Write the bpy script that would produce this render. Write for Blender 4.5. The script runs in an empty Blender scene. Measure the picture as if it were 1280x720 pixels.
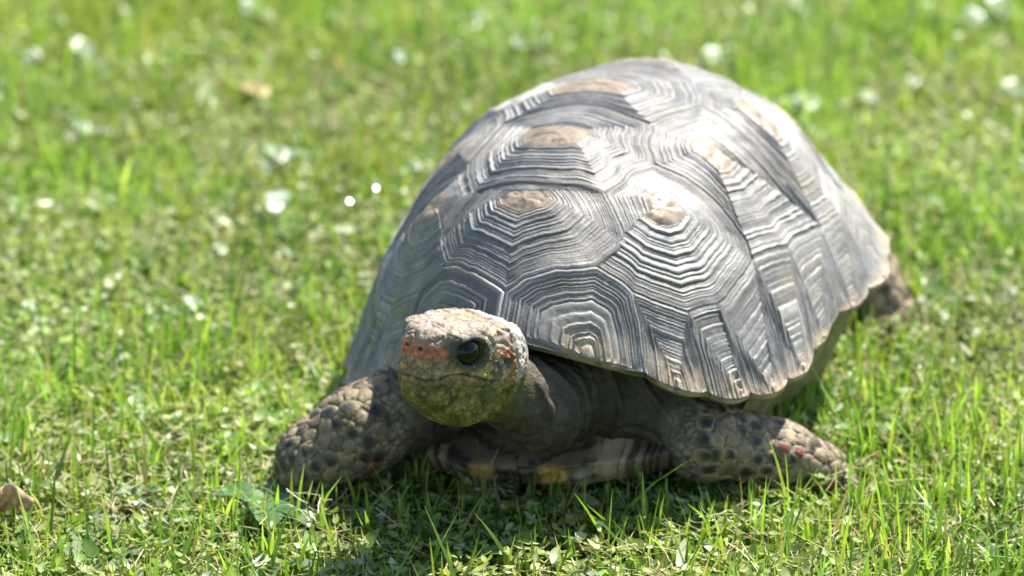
import bpy, math, random
import numpy as np
from mathutils import Vector, Matrix, noise as mnoise

random.seed(7)
rng = np.random.default_rng(11)
S = bpy.context.scene
COL = S.collection

# ------------------------------------------------------------------ camera
cam_d = bpy.data.cameras.new('camera')
cam = bpy.data.objects.new('camera', cam_d)
COL.objects.link(cam)
cam.location = (0.0, -2.17909, 0.95161)
cam.rotation_euler = (math.radians(90 - 21.346), 0, 0)
cam_d.sensor_width = 36
cam_d.lens = 131.67
cam_d.clip_start = 0.05
cam_d.clip_end = 2000
cam_d.dof.use_dof = True
cam_d.dof.focus_distance = 2.135
cam_d.dof.aperture_fstop = 5.4
S.camera = cam

# ------------------------------------------------------------------ light
SUN_EL, SUN_AZ = 54.0, 44.0          # azimuth from +y towards +x
W = bpy.data.worlds.new('World')
S.world = W
W.use_nodes = True
nt = W.node_tree
sky = nt.nodes.new('ShaderNodeTexSky')
sky.sky_type = 'NISHITA'
sky.sun_disc = False
sky.sun_elevation = math.radians(SUN_EL)
sky.sun_rotation = math.radians(SUN_AZ)
nt.nodes['Background'].inputs[1].default_value = 0.095
nt.links.new(sky.outputs[0], nt.nodes['Background'].inputs[0])
sd = bpy.data.lights.new('sun', 'SUN')
sd.energy = 5.0
sd.angle = math.radians(0.5)
sd.color = (1.0, 0.95, 0.87)
sun = bpy.data.objects.new('sun', sd)
COL.objects.link(sun)
el, az = math.radians(SUN_EL), math.radians(SUN_AZ)
SUN = np.array([math.sin(az) * math.cos(el), math.cos(az) * math.cos(el), math.sin(el)])
sun.rotation_euler = Vector(SUN).to_track_quat('Z', 'Y').to_euler()
sun.location = (2, 3, 5)
S.view_settings.view_transform = 'Standard'
S.view_settings.look = 'None'
S.view_settings.exposure = 1.32
S.view_settings.gamma = 1
S.view_settings.use_curve_mapping = False
CAMP = np.array(cam.location)

# ------------------------------------------------------------------ helpers
def link(o, parent=None):
    COL.objects.link(o)
    if parent is not None:
        o.parent = parent
    return o

def mesh_obj(name, V, F, mat, parent=None, origin=(0, 0, 0), col=None, smooth=True, attrs=None):
    """one mesh object; V (n,3) world coordinates, F list of tuples or (m,k) array"""
    V = np.asarray(V, float) - np.asarray(origin, float)
    me = bpy.data.meshes.new(name)
    if isinstance(F, np.ndarray):
        m, k = F.shape
        me.vertices.add(len(V)); me.vertices.foreach_set('co', V.astype(np.float32).ravel())
        me.loops.add(m * k); me.loops.foreach_set('vertex_index', F.astype(np.int32).ravel())
        me.polygons.add(m)
        me.polygons.foreach_set('loop_start', np.arange(0, m * k, k, dtype=np.int32))
        me.update(calc_edges=True)
    else:
        me.from_pydata(V.tolist(), [], [tuple(f) for f in F])
    me.polygons.foreach_set('use_smooth', np.full(len(me.polygons), smooth))
    if col is not None:
        a = me.color_attributes.new('col', 'FLOAT_COLOR', 'POINT')
        c = np.ones((len(V), 4), np.float32); c[:, :3] = col
        a.data.foreach_set('color', c.ravel())
    for k_, v_ in (attrs or {}).items():
        a = me.attributes.new(k_, 'FLOAT', 'POINT')
        a.data.foreach_set('value', np.asarray(v_, np.float32))
    me.materials.append(mat)
    o = bpy.data.objects.new(name, me)
    return link(o, parent)

def empty(name, loc, label, cat, group=None):
    o = bpy.data.objects.new(name, None)
    o.empty_display_size = 0.02
    o.location = loc
    return tag(link(o), label, cat, group)

def tag(o, label=None, cat=None, group=None, kind=None):
    if label: o['label'] = label
    if cat: o['category'] = cat
    if group: o['group'] = group
    if kind: o['kind'] = kind
    return o

def _hash(ix, iy, iz, seed):
    h = (ix * 374761393 + iy * 668265263 + iz * 2147483647 + seed * 974634121) & 0xFFFFFFFF
    h = ((h ^ (h >> 13)) * 1274126177) & 0xFFFFFFFF
    h = ((h ^ (h >> 16)) * 2246822519) & 0xFFFFFFFF
    return ((h ^ (h >> 15)) & 0xFFFFFF) / float(0xFFFFFF)

def vnoise(P, freq=1.0, seed=0):
    """smooth value noise, -1..1"""
    P = np.asarray(P, float) * freq
    if P.shape[-1] == 2:
        P = np.concatenate([P, np.zeros(P.shape[:-1] + (1,))], -1)
    i = np.floor(P).astype(np.int64); f = P - i
    f = f * f * (3 - 2 * f)
    r = 0
    for dx in (0, 1):
        for dy in (0, 1):
            for dz in (0, 1):
                w = (f[..., 0] if dx else 1 - f[..., 0]) * (f[..., 1] if dy else 1 - f[..., 1]) * (f[..., 2] if dz else 1 - f[..., 2])
                r = r + w * _hash(i[..., 0] + dx, i[..., 1] + dy, i[..., 2] + dz, seed)
    return r * 2 - 1

def fbm(P, freq, seed=0, octv=3):
    a, r = 1.0, 0
    for k in range(octv):
        r = r + a * vnoise(P, freq * 2 ** k, seed + k * 17); a *= 0.5
    return r / 1.75

def voronoi(P, freq, seed=0):
    P = np.asarray(P, float) * freq
    i = np.floor(P).astype(np.int64)
    d1 = np.full(P.shape[:-1], 9.0); d2 = d1.copy(); idv = np.zeros(P.shape[:-1])
    for dx in (-1, 0, 1):
        for dy in (-1, 0, 1):
            for dz in (-1, 0, 1):
                c = i + np.array([dx, dy, dz])
                q = np.stack([_hash(c[..., 0], c[..., 1], c[..., 2], seed + s) for s in (1, 2, 3)], -1)
                d = np.sqrt(((c + q - P) ** 2).sum(-1))
                lt = d < d1
                d2 = np.where(lt, d1, np.minimum(d2, d))
                idv = np.where(lt, q[..., 0], idv)
                d1 = np.where(lt, d, d1)
    return d1, d2, idv

def sstep(a, b, x):
    t = np.clip((x - a) / (b - a), 0, 1)
    return t * t * (3 - 2 * t)

def unit(v):
    v = np.asarray(v, float)
    return v / np.maximum(np.linalg.norm(v, axis=-1, keepdims=True), 1e-12)

# ------------------------------------------------------------------ materials
class Mat:
    def __init__(self, name):
        self.m = bpy.data.materials.new(name); self.m.use_nodes = True
        self.t = self.m.node_tree; self.b = self.t.nodes['Principled BSDF']
    def n(self, typ, **kw):
        nd = self.t.nodes.new(typ)
        for k, v in kw.items():
            if k.startswith('i_'):
                nd.inputs[k[2:].replace('_', ' ')].default_value = v
            else:
                setattr(nd, k, v)
        return nd
    def l(self, a, b): self.t.links.new(a, b)
    def attr(self, name): return self.n('ShaderNodeAttribute', attribute_name=name)
    def tex(self, scale, detail=4, rough=.6, dist=0.0):
        co = self.n('ShaderNodeTexCoord')
        nz = self.n('ShaderNodeTexNoise')
        nz.inputs['Scale'].default_value = scale; nz.inputs['Detail'].default_value = detail
        nz.inputs['Roughness'].default_value = rough; nz.inputs['Distortion'].default_value = dist
        self.l(co.outputs['Object'], nz.inputs['Vector'])
        return nz
    def ramp(self, fac, stops):
        r = self.n('ShaderNodeValToRGB')
        while len(r.color_ramp.elements) < len(stops): r.color_ramp.elements.new(.5)
        for e, (p, c) in zip(r.color_ramp.elements, stops):
            e.position = p; e.color = (*c, 1) if len(c) == 3 else c
        self.l(fac, r.inputs['Fac']); return r
    def mix(self, a, b, fac, mode='MIX'):
        x = self.n('ShaderNodeMix', data_type='RGBA', blend_type=mode)
        for s, v in ((x.inputs[6], a), (x.inputs[7], b), (x.inputs[0], fac)):
            if hasattr(v, 'links'): self.l(v, s)
            else: s.default_value = v if not isinstance(v, tuple) else (*v, 1)
        return x.outputs[2]
    def math(self, op, a, b=0.0):
        x = self.n('ShaderNodeMath', operation=op)
        for s, v in ((x.inputs[0], a), (x.inputs[1], b)):
            if hasattr(v, 'links'): self.l(v, s)
            else: s.default_value = v
        return x.outputs[0]
    def bump(self, h, strength=.3, dist=.001):
        b = self.n('ShaderNodeBump'); b.inputs['Strength'].default_value = strength
        b.inputs['Distance'].default_value = dist
        self.l(h, b.inputs['Height']); self.l(b.outputs[0], self.b.inputs['Normal']); return b

def leafy(name, rough=.45, spec=.35, trans=.45, tint=(1.25, 1.2, .55), var=.25):
    M = Mat(name)
    c = M.attr('col').outputs['Color']
    nz = M.tex(160, 3)
    r = M.ramp(nz.outputs[0], [(.3, (1 - var,) * 3), (.7, (1 + var,) * 3)])
    cc = M.mix(c, r.outputs[0], 1.0, 'MULTIPLY')
    M.l(cc, M.b.inputs['Base Color'])
    M.b.inputs['Roughness'].default_value = rough
    M.b.inputs['Specular IOR Level'].default_value = spec
    tr = M.n('ShaderNodeBsdfTranslucent')
    tc = M.mix(cc, tint, 1.0, 'MULTIPLY')
    M.l(tc, tr.inputs['Color'])
    ms = M.n('ShaderNodeMixShader'); ms.inputs[0].default_value = trans
    M.l(M.b.outputs[0], ms.inputs[1]); M.l(tr.outputs[0], ms.inputs[2])
    out = M.t.nodes['Material Output']
    M.l(ms.outputs[0], out.inputs['Surface'])
    return M.m

M_grass = leafy('grass_blade', .40, .42, .45, (1.38, 1.38, .75))
M_gloss = leafy('glossy_leaf', .42, .5, .35, (1.3, 1.25, .6))
M_cover = leafy('cover_leaf', .52, .38, .42, (1.45, 1.35, .5))
M_weed = leafy('weed_leaf', .33, .6, .3)
M_straw = leafy('straw', .6, .3, .2, (1, 1, 1))
M_dead = leafy('dead_leaf', .7, .2, .2, (1, .9, .8), .4)

def soil():
    M = Mat('soil_and_thatch')
    n1 = M.tex(40, 6); n2 = M.tex(3, 4)
    r = M.ramp(n1.outputs[0], [(.3, (.04, .05, .014)), (.55, (.11, .125, .03)), (.75, (.24, .21, .09))])
    c = M.mix(r.outputs[0], (.10, .16, .03), n2.outputs[0])
    M.l(c, M.b.inputs['Base Color']); M.b.inputs['Roughness'].default_value = .95
    M.bump(n1.outputs[0], .8, .01)
    return M.m
M_soil = soil()

def horn():
    """grey keratin of the scutes: attribute col carries pigment, ring carries ridge height"""
    M = Mat('scute_horn')
    c = M.attr('col').outputs['Color']
    nz = M.tex(55, 5, .65)
    r = M.ramp(nz.outputs[0], [(.28, (.70, .72, .76)), (.5, (1, 1, 1)), (.72, (1.22, 1.18, 1.10))])
    cc = M.mix(c, r.outputs[0], 1.0, 'MULTIPLY')
    n2 = M.tex(600, 3, .6)
    r2 = M.ramp(n2.outputs[0], [(.35, (.82,) * 3), (.65, (1.14,) * 3)])
    cc = M.mix(cc, r2.outputs[0], 1.0, 'MULTIPLY')
    M.l(cc, M.b.inputs['Base Color'])
    n3 = M.tex(90, 4)
    rr = M.ramp(n3.outputs[0], [(.3, (.38,) * 3), (.7, (.58,) * 3)])
    M.l(rr.outputs[0], M.b.inputs['Roughness'])
    M.b.inputs['Specular IOR Level'].default_value = .40
    h = M.math('ADD', n2.outputs[0], M.math('MULTIPLY', nz.outputs[0], 1.5))
    M.bump(h, .35, .0006)
    return M.m
M_horn = horn()

def seam():
    M = Mat('shell_seam')
    nz = M.tex(200, 4)
    c = M.ramp(nz.outputs[0], [(.3, (.05, .045, .035)), (.7, (.20, .18, .12))]).outputs[0]
    M.l(c, M.b.inputs['Base Color']); M.b.inputs['Roughness'].default_value = .6
    M.bump(nz.outputs[0], .4, .001)
    return M.m
M_seam = seam()

def under():
    M = Mat('under_shell_horn')
    nz = M.tex(70, 5); n2 = M.tex(14, 3)
    c = M.ramp(nz.outputs[0], [(.3, (.11, .09, .05)), (.55, (.27, .23, .13)), (.75, (.38, .32, .20))]).outputs[0]
    c = M.mix(c, (.15, .14, .065), n2.outputs[0])
    M.l(c, M.b.inputs['Base Color']); M.b.inputs['Roughness'].default_value = .5
    M.bump(nz.outputs[0], .5, .001)
    return M.m
M_under = under()

def skin():
    M = Mat('tortoise_skin')
    c = M.attr('col').outputs['Color']
    n1 = M.tex(120, 6, .65); n2 = M.tex(900, 3, .6); n3 = M.tex(330, 4, .7, .6)
    r = M.ramp(n1.outputs[0], [(.28, (.55,) * 3), (.5, (1,) * 3), (.72, (1.40, 1.34, 1.25))])
    cc = M.mix(c, r.outputs[0], 1.0, 'MULTIPLY')
    r2 = M.ramp(n3.outputs[0], [(.32, (.62,) * 3), (.52, (1,) * 3), (.7, (1.28,) * 3)])
    cc = M.mix(cc, r2.outputs[0], 1.0, 'MULTIPLY')
    M.l(cc, M.b.inputs['Base Color'])
    M.b.inputs['Roughness'].default_value = .55
    M.b.inputs['Specular IOR Level'].default_value = .40
    h = M.math('ADD', M.math('MULTIPLY', n3.outputs[0], 1.6), M.math('MULTIPLY', n2.outputs[0], .6))
    M.bump(h, .55, .0011)
    return M.m
M_skin = skin()

def scale_mat():
    M = Mat('scale_horn')
    c = M.attr('col').outputs['Color']
    n1 = M.tex(260, 5, .65)
    r = M.ramp(n1.outputs[0], [(.3, (.65,) * 3), (.7, (1.30,) * 3)])
    M.l(M.mix(c, r.outputs[0], 1.0, 'MULTIPLY'), M.b.inputs['Base Color'])
    M.b.inputs['Roughness'].default_value = .5
    M.b.inputs['Specular IOR Level'].default_value = .42
    n2 = M.tex(700, 3, .7)
    M.bump(M.math('ADD', n1.outputs[0], M.math('MULTIPLY', n2.outputs[0], .5)), .8, .0011)
    return M.m
M_scale = scale_mat()

def eye_mat():
    M = Mat('eyeball')
    c = M.attr('col').outputs['Color']
    M.l(c, M.b.inputs['Base Color'])
    M.b.inputs['Roughness'].default_value = .14
    M.b.inputs['Specular IOR Level'].default_value = .28
    return M.m
M_eye = eye_mat()

# ------------------------------------------------------------------ ground
g = mesh_obj('ground', [(-600, -600, 0), (600, -600, 0), (600, 600, 0), (-600, 600, 0)], [(0, 1, 2, 3)], M_soil, smooth=False)
tag(g, kind='structure')

# ------------------------------------------------------------------ tortoise: carapace surface
P_W, P_LF, P_LR, P_H = .1486, .1407, .2371, .1920
P_ZF, P_ZS, P_ZB, P_N, P_A, P_B, P_FL, P_BS = .099, .0468, .0821, 2.1964, .9881, .8223, .1454, 1.3303
P_APX, Q1, Q2, Q3, Q4, P_BF, E1, E2 = .029, .0397, -.0051, .0405, -.0183, .0958, .0069, .0041
SH_M = np.array([[.93589, .32877, -.12654], [-.33181, .94334, -.00314], [.11833, .04493, .99196]])
SH_O = np.array([.06002, .00831, .02126])
def to_world(P): return np.asarray(P) @ SH_M.T + SH_O
def to_shell(P): return (np.asarray(P) - SH_O) @ SH_M
ORG = (.05, .06, 0.0)

RIMS = np.radians([-90, -60, -47, -37, -25.5, -12.5, 5.5, 18.5, 34, 50, 67, 90])   # marginal seams on one side
def fold(phi):
    """azimuth folded to the +x side"""
    return np.arctan2(np.sin(phi), np.abs(np.cos(phi)))
def scallop(phi):
    f = fold(phi)
    i = np.clip(np.searchsorted(RIMS, f, side='right') - 1, 0, len(RIMS) - 2)
    u = (f - RIMS[i]) / (RIMS[i + 1] - RIMS[i])
    return np.sin(np.pi * np.clip(u, 0, 1)) ** .7

def dome_rz(phi, r):
    c, s = np.cos(phi), np.sin(phi)
    L = np.where(s < 0, P_LF, P_LR)
    R = (np.abs(c / P_W) ** P_N + np.abs(s / L) ** P_N) ** (-1 / P_N)
    R = R * (1 + Q1 * np.cos(2 * phi) + Q2 * np.cos(4 * phi) + Q3 * np.sin(3 * phi) + Q4 * np.cos(6 * phi))
    w = np.abs(s) ** 3
    z0 = P_ZS + np.where(s < 0, P_ZF - P_ZS, P_ZB - P_ZS) * w + E1 * np.cos(4 * phi) + E2 * np.sin(3 * phi)
    sc = scallop(phi)
    R = R * (1 + .020 * (sc - .6) * np.clip(r, 0, 1.2) ** 9)
    z0 = z0 - .0035 * (sc - .6) * np.clip(r, 0, 1.2) ** 6
    t = np.clip(r, 0, 1) * np.pi / 2
    gx = np.sin(t) ** P_A
    s2 = s * s
    b = P_B * s2 + P_BS * (1 - s2) + P_BF * s
    h = np.clip(np.cos(t), 1e-9, 1) ** b
    rad = R * (gx + P_FL * r ** 8 * np.abs(s))
    return rad, z0 + (P_H - z0) * h

def dome(ab):
    ab = np.asarray(ab, float)
    phi = np.arctan2(ab[..., 1], ab[..., 0]); r = np.minimum(np.hypot(ab[..., 0], ab[..., 1]), 1.0)
    rad, z = dome_rz(phi, r)
    return np.stack([rad * np.cos(phi), rad * np.sin(phi) + P_APX * (1 - r), z], -1)

def dome_n(ab):
    e = 2e-3
    r = np.hypot(ab[..., 0], ab[..., 1])[..., None]
    ab2 = ab * np.minimum(1, .985 / np.maximum(r, 1e-6))
    n = np.cross(dome(ab2 + [e, 0]) - dome(ab2 - [e, 0]), dome(ab2 + [0, e]) - dome(ab2 - [0, e]))
    return unit(n)

tort = empty('tortoise', ORG, 'grey domed tortoise with ringed shell walking towards the viewer over the lawn', 'tortoise')

# carapace base: dark seams between scutes, rolled rim and the underside
ns, nr = 240, 60
ph = np.linspace(-np.pi, np.pi, ns, endpoint=False)
rings = []
for r in np.linspace(.01, .995, nr):
    ab = np.stack([r * np.cos(ph), r * np.sin(ph)], -1)
    rings.append(dome(ab) - dome_n(ab) * .0022)
rad1, z1 = dome_rz(ph, np.ones(ns))
for dr, dz in ((.0015, -.0010), (.003, -.0034), (.006, -.0050), (.012, -.0040), (.022, 0.000), (.045, .006), (.07, .014)):
    rr_ = rad1 - dr
    rings.append(np.stack([rr_ * np.cos(ph), rr_ * np.sin(ph), z1 + dz], -1))
V = to_world(np.concatenate(rings))
F = [(k * ns + i, k * ns + (i + 1) % ns, (k + 1) * ns + (i + 1) % ns, (k + 1) * ns + i) for k in range(len(rings) - 1) for i in range(ns)]
F = np.array([f[::-1] for f in F])
cap = mesh_obj('carapace', V, F, M_under, tort, ORG)

# ---- scute outlines in the flattened plan of the shell (x lateral, y from front -1 to rear +1)
def rimp(i):
    a = RIMS[i]; return (math.cos(a), math.sin(a))
V1BM, V1BR, V1R = (0, -.885), (.272, -.700), (.322, -.555)
V12, V2R, V23, V3R, V34, V4R, V45 = (.212, -.425), (.262, -.222), (.205, -.062), (.250, .128), (.165, .255), (.225, .435), (.130, .565)
V5R = (.235, .79)
M12i, M23i, M34i, M45i, M56i, M67i, M78i, M89i, M910i = (.396, -.686), (.540, -.580), (.592, -.470), (.602, -.245), (.675, -.058), (.690, .160), (.655, .295), (.590, .480), (.42, .66)
C12 = [(.354, -.190), (.440, -.192), (.566, -.218)]
C23 = [(.332, .143), (.449, .143), (.600, .137)]
C34 = [(.35, .42), (.46, .40), (.56, .40)]
mir = lambda P: [(-x, y) for x, y in P]
scutes = []     # (kind, outline, areola centre, areola scale)
def both(kind, P, ac, sc):
    scutes.append((kind, P, ac, sc, 1)); scutes.append((kind, mir(P), (-ac[0], ac[1]), sc, -1))
def sym(P): return P + mir([q for q in P[::-1] if abs(q[0]) > 1e-6])
scutes.append(('v', sym([V1BM, V1BR, V1R, V12, (0, -.452)]), (-.004, -.535), (.235, .18), 0))
scutes.append(('v', sym([(0, -.452), V12, V2R, V23, (0, -.045)]), (0, -.235), (.37, .20), 0))
scutes.append(('v', sym([(0, -.045), V23, V3R, V34, (0, .250)]), (0, .065), (.36, .17), 0))
scutes.append(('v', sym([(0, .250), V34, V4R, V45, (0, .570)]), (0, .40), (.35, .18), 0))
scutes.append(('v', sym([(0, .570), V45, V5R, (0, .81)]), (0, .68), (.3, .2), 0))
both('c', [V1BR, V1R, V12, V2R] + C12 + [M45i, M34i, M23i, M12i], (.352, -.362), .23)
both('c', [V2R, V23, V3R] + C23 + [M67i, M56i, M45i] + C12[::-1], (.380, -.045), .23)
both('c', [V3R, V34, V4R] + C34 + [M78i, M67i] + C23[::-1], (.345, .255), .27)
both('c', [V4R, V45, V5R, M910i, M89i] + C34[::-1], (.34, .52), .27)
inner = [V1BM, M12i, M23i, M34i, M45i, M56i, M67i, M78i, M89i, M910i, V5R, (0, .81)]
for i in range(11):
    mid = (RIMS[i] + RIMS[i + 1]) / 2
    lean = [.055, 0, .05, 0, -.02, -.07, -.05, -.02, 0, 0, 0][i]
    arc = [RIMS[i] + (RIMS[i + 1] - RIMS[i]) * k / 8 for k in range(9)]
    rim = [(math.cos(a), math.sin(a)) for a in arc]
    inn = [inner[i + 1]]
    if i == 0: inn += [V1BR]
    if i == 7: inn += [(.56, .40)]
    inn += [inner[i]]
    am = mid + lean
    both('m', rim + inn, (.998 * math.cos(am), .998 * math.sin(am)), .10)

def resample(P, n_per):
    """outline subdivided; corner vertices kept"""
    P = np.array(P, float); out = []
    L = np.linalg.norm(np.roll(P, -1, 0) - P, axis=1)
    tot = L.sum()
    for a, b, l in zip(P, np.roll(P, -1, 0), L):
        k = max(1, int(round(n_per * l / tot)))
        for j in range(k):
            out.append(a + (b - a) * j / k)
    return np.array(out)

def ring_profile(kind, sd):
    """height and tone of the growth rings as a function of t (0 areola, 1 seam)"""
    r_ = np.random.default_rng(sd)
    K = {'v': 21, 'c': 21, 'm': 19}[kind]
    wd = np.exp(r_.normal(0, .55, K)) * np.linspace(.9, 1.1, K)
    edges = np.concatenate([[0], np.cumsum(wd)]); edges /= edges[-1]
    amp = r_.uniform(.35, 1.25, K); tone = r_.uniform(0, 1, K)
    split = r_.uniform(0, 1, K)
    N = 2000
    t = np.linspace(0, 1, N)
    i = np.clip(np.searchsorted(edges, t, side='right') - 1, 0, K - 1)
    u = (t - edges[i]) / (edges[i + 1] - edges[i])
    u = np.clip(u, 0, 1)
    wn = wd[i] / wd.mean()                       # narrow rings stay low
    prof = (.15 + .85 * sstep(0, .70, u)) * (1 - sstep(.80, 1.0, u)) * amp[i] * np.clip(wn, .45, 1.25)
    # some rings carry a finer double ridge
    prof -= np.where(split[i] > .4, .38 * np.exp(-((u - .5) / .10) ** 2), 0)
    prof -= np.where(split[i] > .7, .25 * np.exp(-((u - .25) / .08) ** 2) + .25 * np.exp(-((u - .77) / .08) ** 2), 0)
    return t, prof, tone[i]

def build_scute(idx, kind, poly, ac, asc, side):
    ndiv = {'v': 100, 'c': 104, 'm': 64}[kind]
    B = resample(poly, ndiv)
    n = len(B)
    # natural waver of the seams (the same function of place for both neighbours)
    wv = np.stack([vnoise(B, 14, 5), vnoise(B, 14, 9)], -1) * .0075 + np.stack([vnoise(B, 45, 6), vnoise(B, 45, 10)], -1) * .0028
    rB = np.hypot(B[:, 0], B[:, 1])
    rim_w = sstep(.93, 1.0, rB)
    mid_w = 1.0
    B = B + wv * (1 - rim_w)[:, None]
    ac = np.array(ac)
    asc = np.array(asc if isinstance(asc, tuple) else (asc, asc))
    if isinstance(asc, float): asc = np.array([asc, asc])
    # areola: a softened small copy of the outline
    A = (B - B.mean(0)) * asc
    A = A * .8 + .2 * unit(A) * np.linalg.norm(A, axis=1).mean()
    if kind == 'm':
        A = (B - ac) * .10
    A = ac + A
    nt_ = {'v': 150, 'c': 150, 'm': 110}[kind]
    tt = np.linspace(0, 1, nt_)
    tx, prof, tone = ring_profile(kind, 100 + idx)
    s_id = np.arange(n) / n
    L = []; T = []; Hh = []; C = []
    # inside of the areola
    fill = [.04, .3, .55, .8]
    for q in fill:
        L.append(ac + (A - ac) * q)
    for t in tt:
        L.append(A * (1 - t) + B * t)
    AB = np.array(L)                         # (rings, n, 2)
    rr = np.hypot(AB[..., 0], AB[..., 1]); AB = AB * np.minimum(1, 1 / np.maximum(rr, 1e-9))[..., None]
    P0 = dome(AB); N0 = dome_n(AB)
    t_all = np.concatenate([np.full(len(fill), -1.0), tt])[:, None] * np.ones((1, n))
    # rings waver a little; strength differs from side to side of the scute
    wob = vnoise(P0, 28, 31 + idx) * .0035 + vnoise(P0, 110, 77) * .0018 + vnoise(P0, 300, 78) * .0010
    ti = np.clip(t_all + wob * np.clip(t_all * 6, 0, 1) * np.clip((1 - t_all) * 8, 0, 1), 0, 1)
    h = np.interp(ti, tx, prof); tn = tone[np.clip((ti * 1999).astype(int), 0, 1999)]
    stria = np.interp(np.clip(ti + vnoise(P0, 35, 55) * .006, 0, 1) * 140, np.arange(142), np.random.default_rng(900 + idx).uniform(-1, 1, 142)) * (.6 + .4 * vnoise(P0, 70, 56))
    # scale of the rings in metres: flatten where they are crowded
    wid = np.linalg.norm(dome(B) - dome(A), axis=1) / 20.0
    ampl = np.clip(wid * .62, .00015, .00140)[None, :]
    worn = sstep(.05, .50, fbm(P0, 24, 140 + idx, 3)) * .75
    chip = sstep(.32, .5, fbm(P0, 85, 160 + idx, 2)) * .8
    sidev = .72 + .38 * vnoise(np.stack([s_id * 7, np.full(n, idx * 3.7)], -1), 1.0, 3)
    ampl = ampl * np.clip(sidev, .35, 1.2)[None, :] * (1 - worn) * (1 - .7 * chip)
    area = t_all < 0
    micro = vnoise(P0, 420, 12) * .00012 + vnoise(P0, 190, 14) * .00022
    pit = np.where(area, fbm(P0, 150, 21) * .0014 + np.abs(vnoise(P0, 330, 22)) * -.0006, 0)
    lift = {'v': .0036, 'c': .0042, 'm': .0016}[kind]
    tcl = np.clip(t_all, 0, 1)
    macro = lift * ((1 - tcl) ** 1.3 - .5 * sstep(1.0, .7, tcl)) - .0005 * sstep(.96, 1.0, tcl) * (1 - rim_w)[None, :] + .0006
    big = fbm(P0, 26, 40, 2) * .0008
    disp = macro + np.where(area, .0010, ((h - .45) * ampl + stria * .00010) * (1 - sstep(.95, 1.0, tcl) * (1 - rim_w)[None, :])) + micro * np.where(area, 1.6, 1) + pit + big
    Pd = P0 + N0 * disp[..., None]
    # colour: pigment of the horn
    base = np.array([.285, .278, .262])[None, None, :]
    vz = fbm(P0, 18, 60)[..., None]
    c = base * (1 + .16 * vz) * (.84 + .30 * tn[..., None]) * (1 + .20 * stria[..., None]) * (1 + .18 * fbm(P0, 240, 190, 2))[..., None]
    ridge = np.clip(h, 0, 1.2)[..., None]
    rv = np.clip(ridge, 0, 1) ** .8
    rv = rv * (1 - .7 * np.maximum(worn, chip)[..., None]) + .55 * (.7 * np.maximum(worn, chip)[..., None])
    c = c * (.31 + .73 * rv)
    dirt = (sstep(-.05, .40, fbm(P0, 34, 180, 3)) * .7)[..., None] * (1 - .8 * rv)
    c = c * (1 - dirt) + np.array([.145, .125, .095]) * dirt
    # bluish-black growth bands
    band = sstep(.78, .95, tn)[..., None] * sstep(-.25, .35, fbm(P0, 40, 71))[..., None]
    c = c * (1 - .60 * band) + np.array([.050, .054, .060]) * .5 * band
    # old brown rings near the edge of some scutes
    br = (sstep(.10, .0, tn) * .28)[..., None]
    c = c * (1 - br) + np.array([.33, .27, .19]) * br * (.4 + .6 * ridge)
    # worn, pale corner ridges
    corner = np.zeros(n)
    # areola
    tan = np.array([.235, .188, .135]) * (1 + .28 * fbm(P0, 120, 81)[..., None])
    if kind == 'm':
        tan = np.array([.38, .30, .21]) * (1 + .2 * fbm(P0, 120, 81)[..., None])
    aw = np.where(area, 1.0, sstep(.13, -.02, t_all + .07 * vnoise(P0, 90, 90) + .05 * vnoise(P0, 260, 91)))[..., None]
    if kind == 'm':
        edge = sstep(.90, 1.0, np.hypot(AB[..., 0], AB[..., 1]))[..., None]
        near = np.exp(-(np.linalg.norm(AB - ac, axis=-1) / .10) ** 2)[..., None]
        aw = np.maximum(aw * .6, np.clip(edge * near * 1.2, 0, .9))
    dark = (fbm(P0, 230, 95)[..., None] > .38) * .5
    c = c * (1 - aw) + tan * (1 - dark) * aw
    c = np.clip(c, .012, .75)
    # skirt round the edge, down to the seam
    sk = Pd[-1] - N0[-1] * .0032
    cen = P0[-1].mean(0)
    if kind == 'm':
        under_ = np.stack([-P0[-1, :, 0], -(P0[-1, :, 1] - .04), np.zeros(n)], -1)
        sk = sk * (1 - rim_w)[:, None] + (Pd[-1] + unit(under_) * .0018 + np.array([0, 0, -.0032])) * rim_w[:, None]
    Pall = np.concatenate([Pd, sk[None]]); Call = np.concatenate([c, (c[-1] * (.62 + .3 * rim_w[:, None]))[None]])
    m = len(Pall)
    Vv = to_world(Pall.reshape(-1, 3))
    ii = np.arange(n); jj = (ii + 1) % n
    Fq = np.concatenate([np.stack([k * n + ii, k * n + jj, (k + 1) * n + jj, (k + 1) * n + ii], 1) for k in range(m - 1)])
    # winding so normals face out
    a_, b_, c_ = Vv[Fq[n * 5, 0]], Vv[Fq[n * 5, 1]], Vv[Fq[n * 5, 2]]
    nn = np.cross(b_ - a_, c_ - a_)
    if nn @ (SH_M @ N0[5, 0]) < 0: Fq = Fq[:, ::-1].copy()
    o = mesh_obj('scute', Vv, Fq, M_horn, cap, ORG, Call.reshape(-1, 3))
    return o
for i, sc_ in enumerate(scutes):
    build_scute(i, *sc_)

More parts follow.
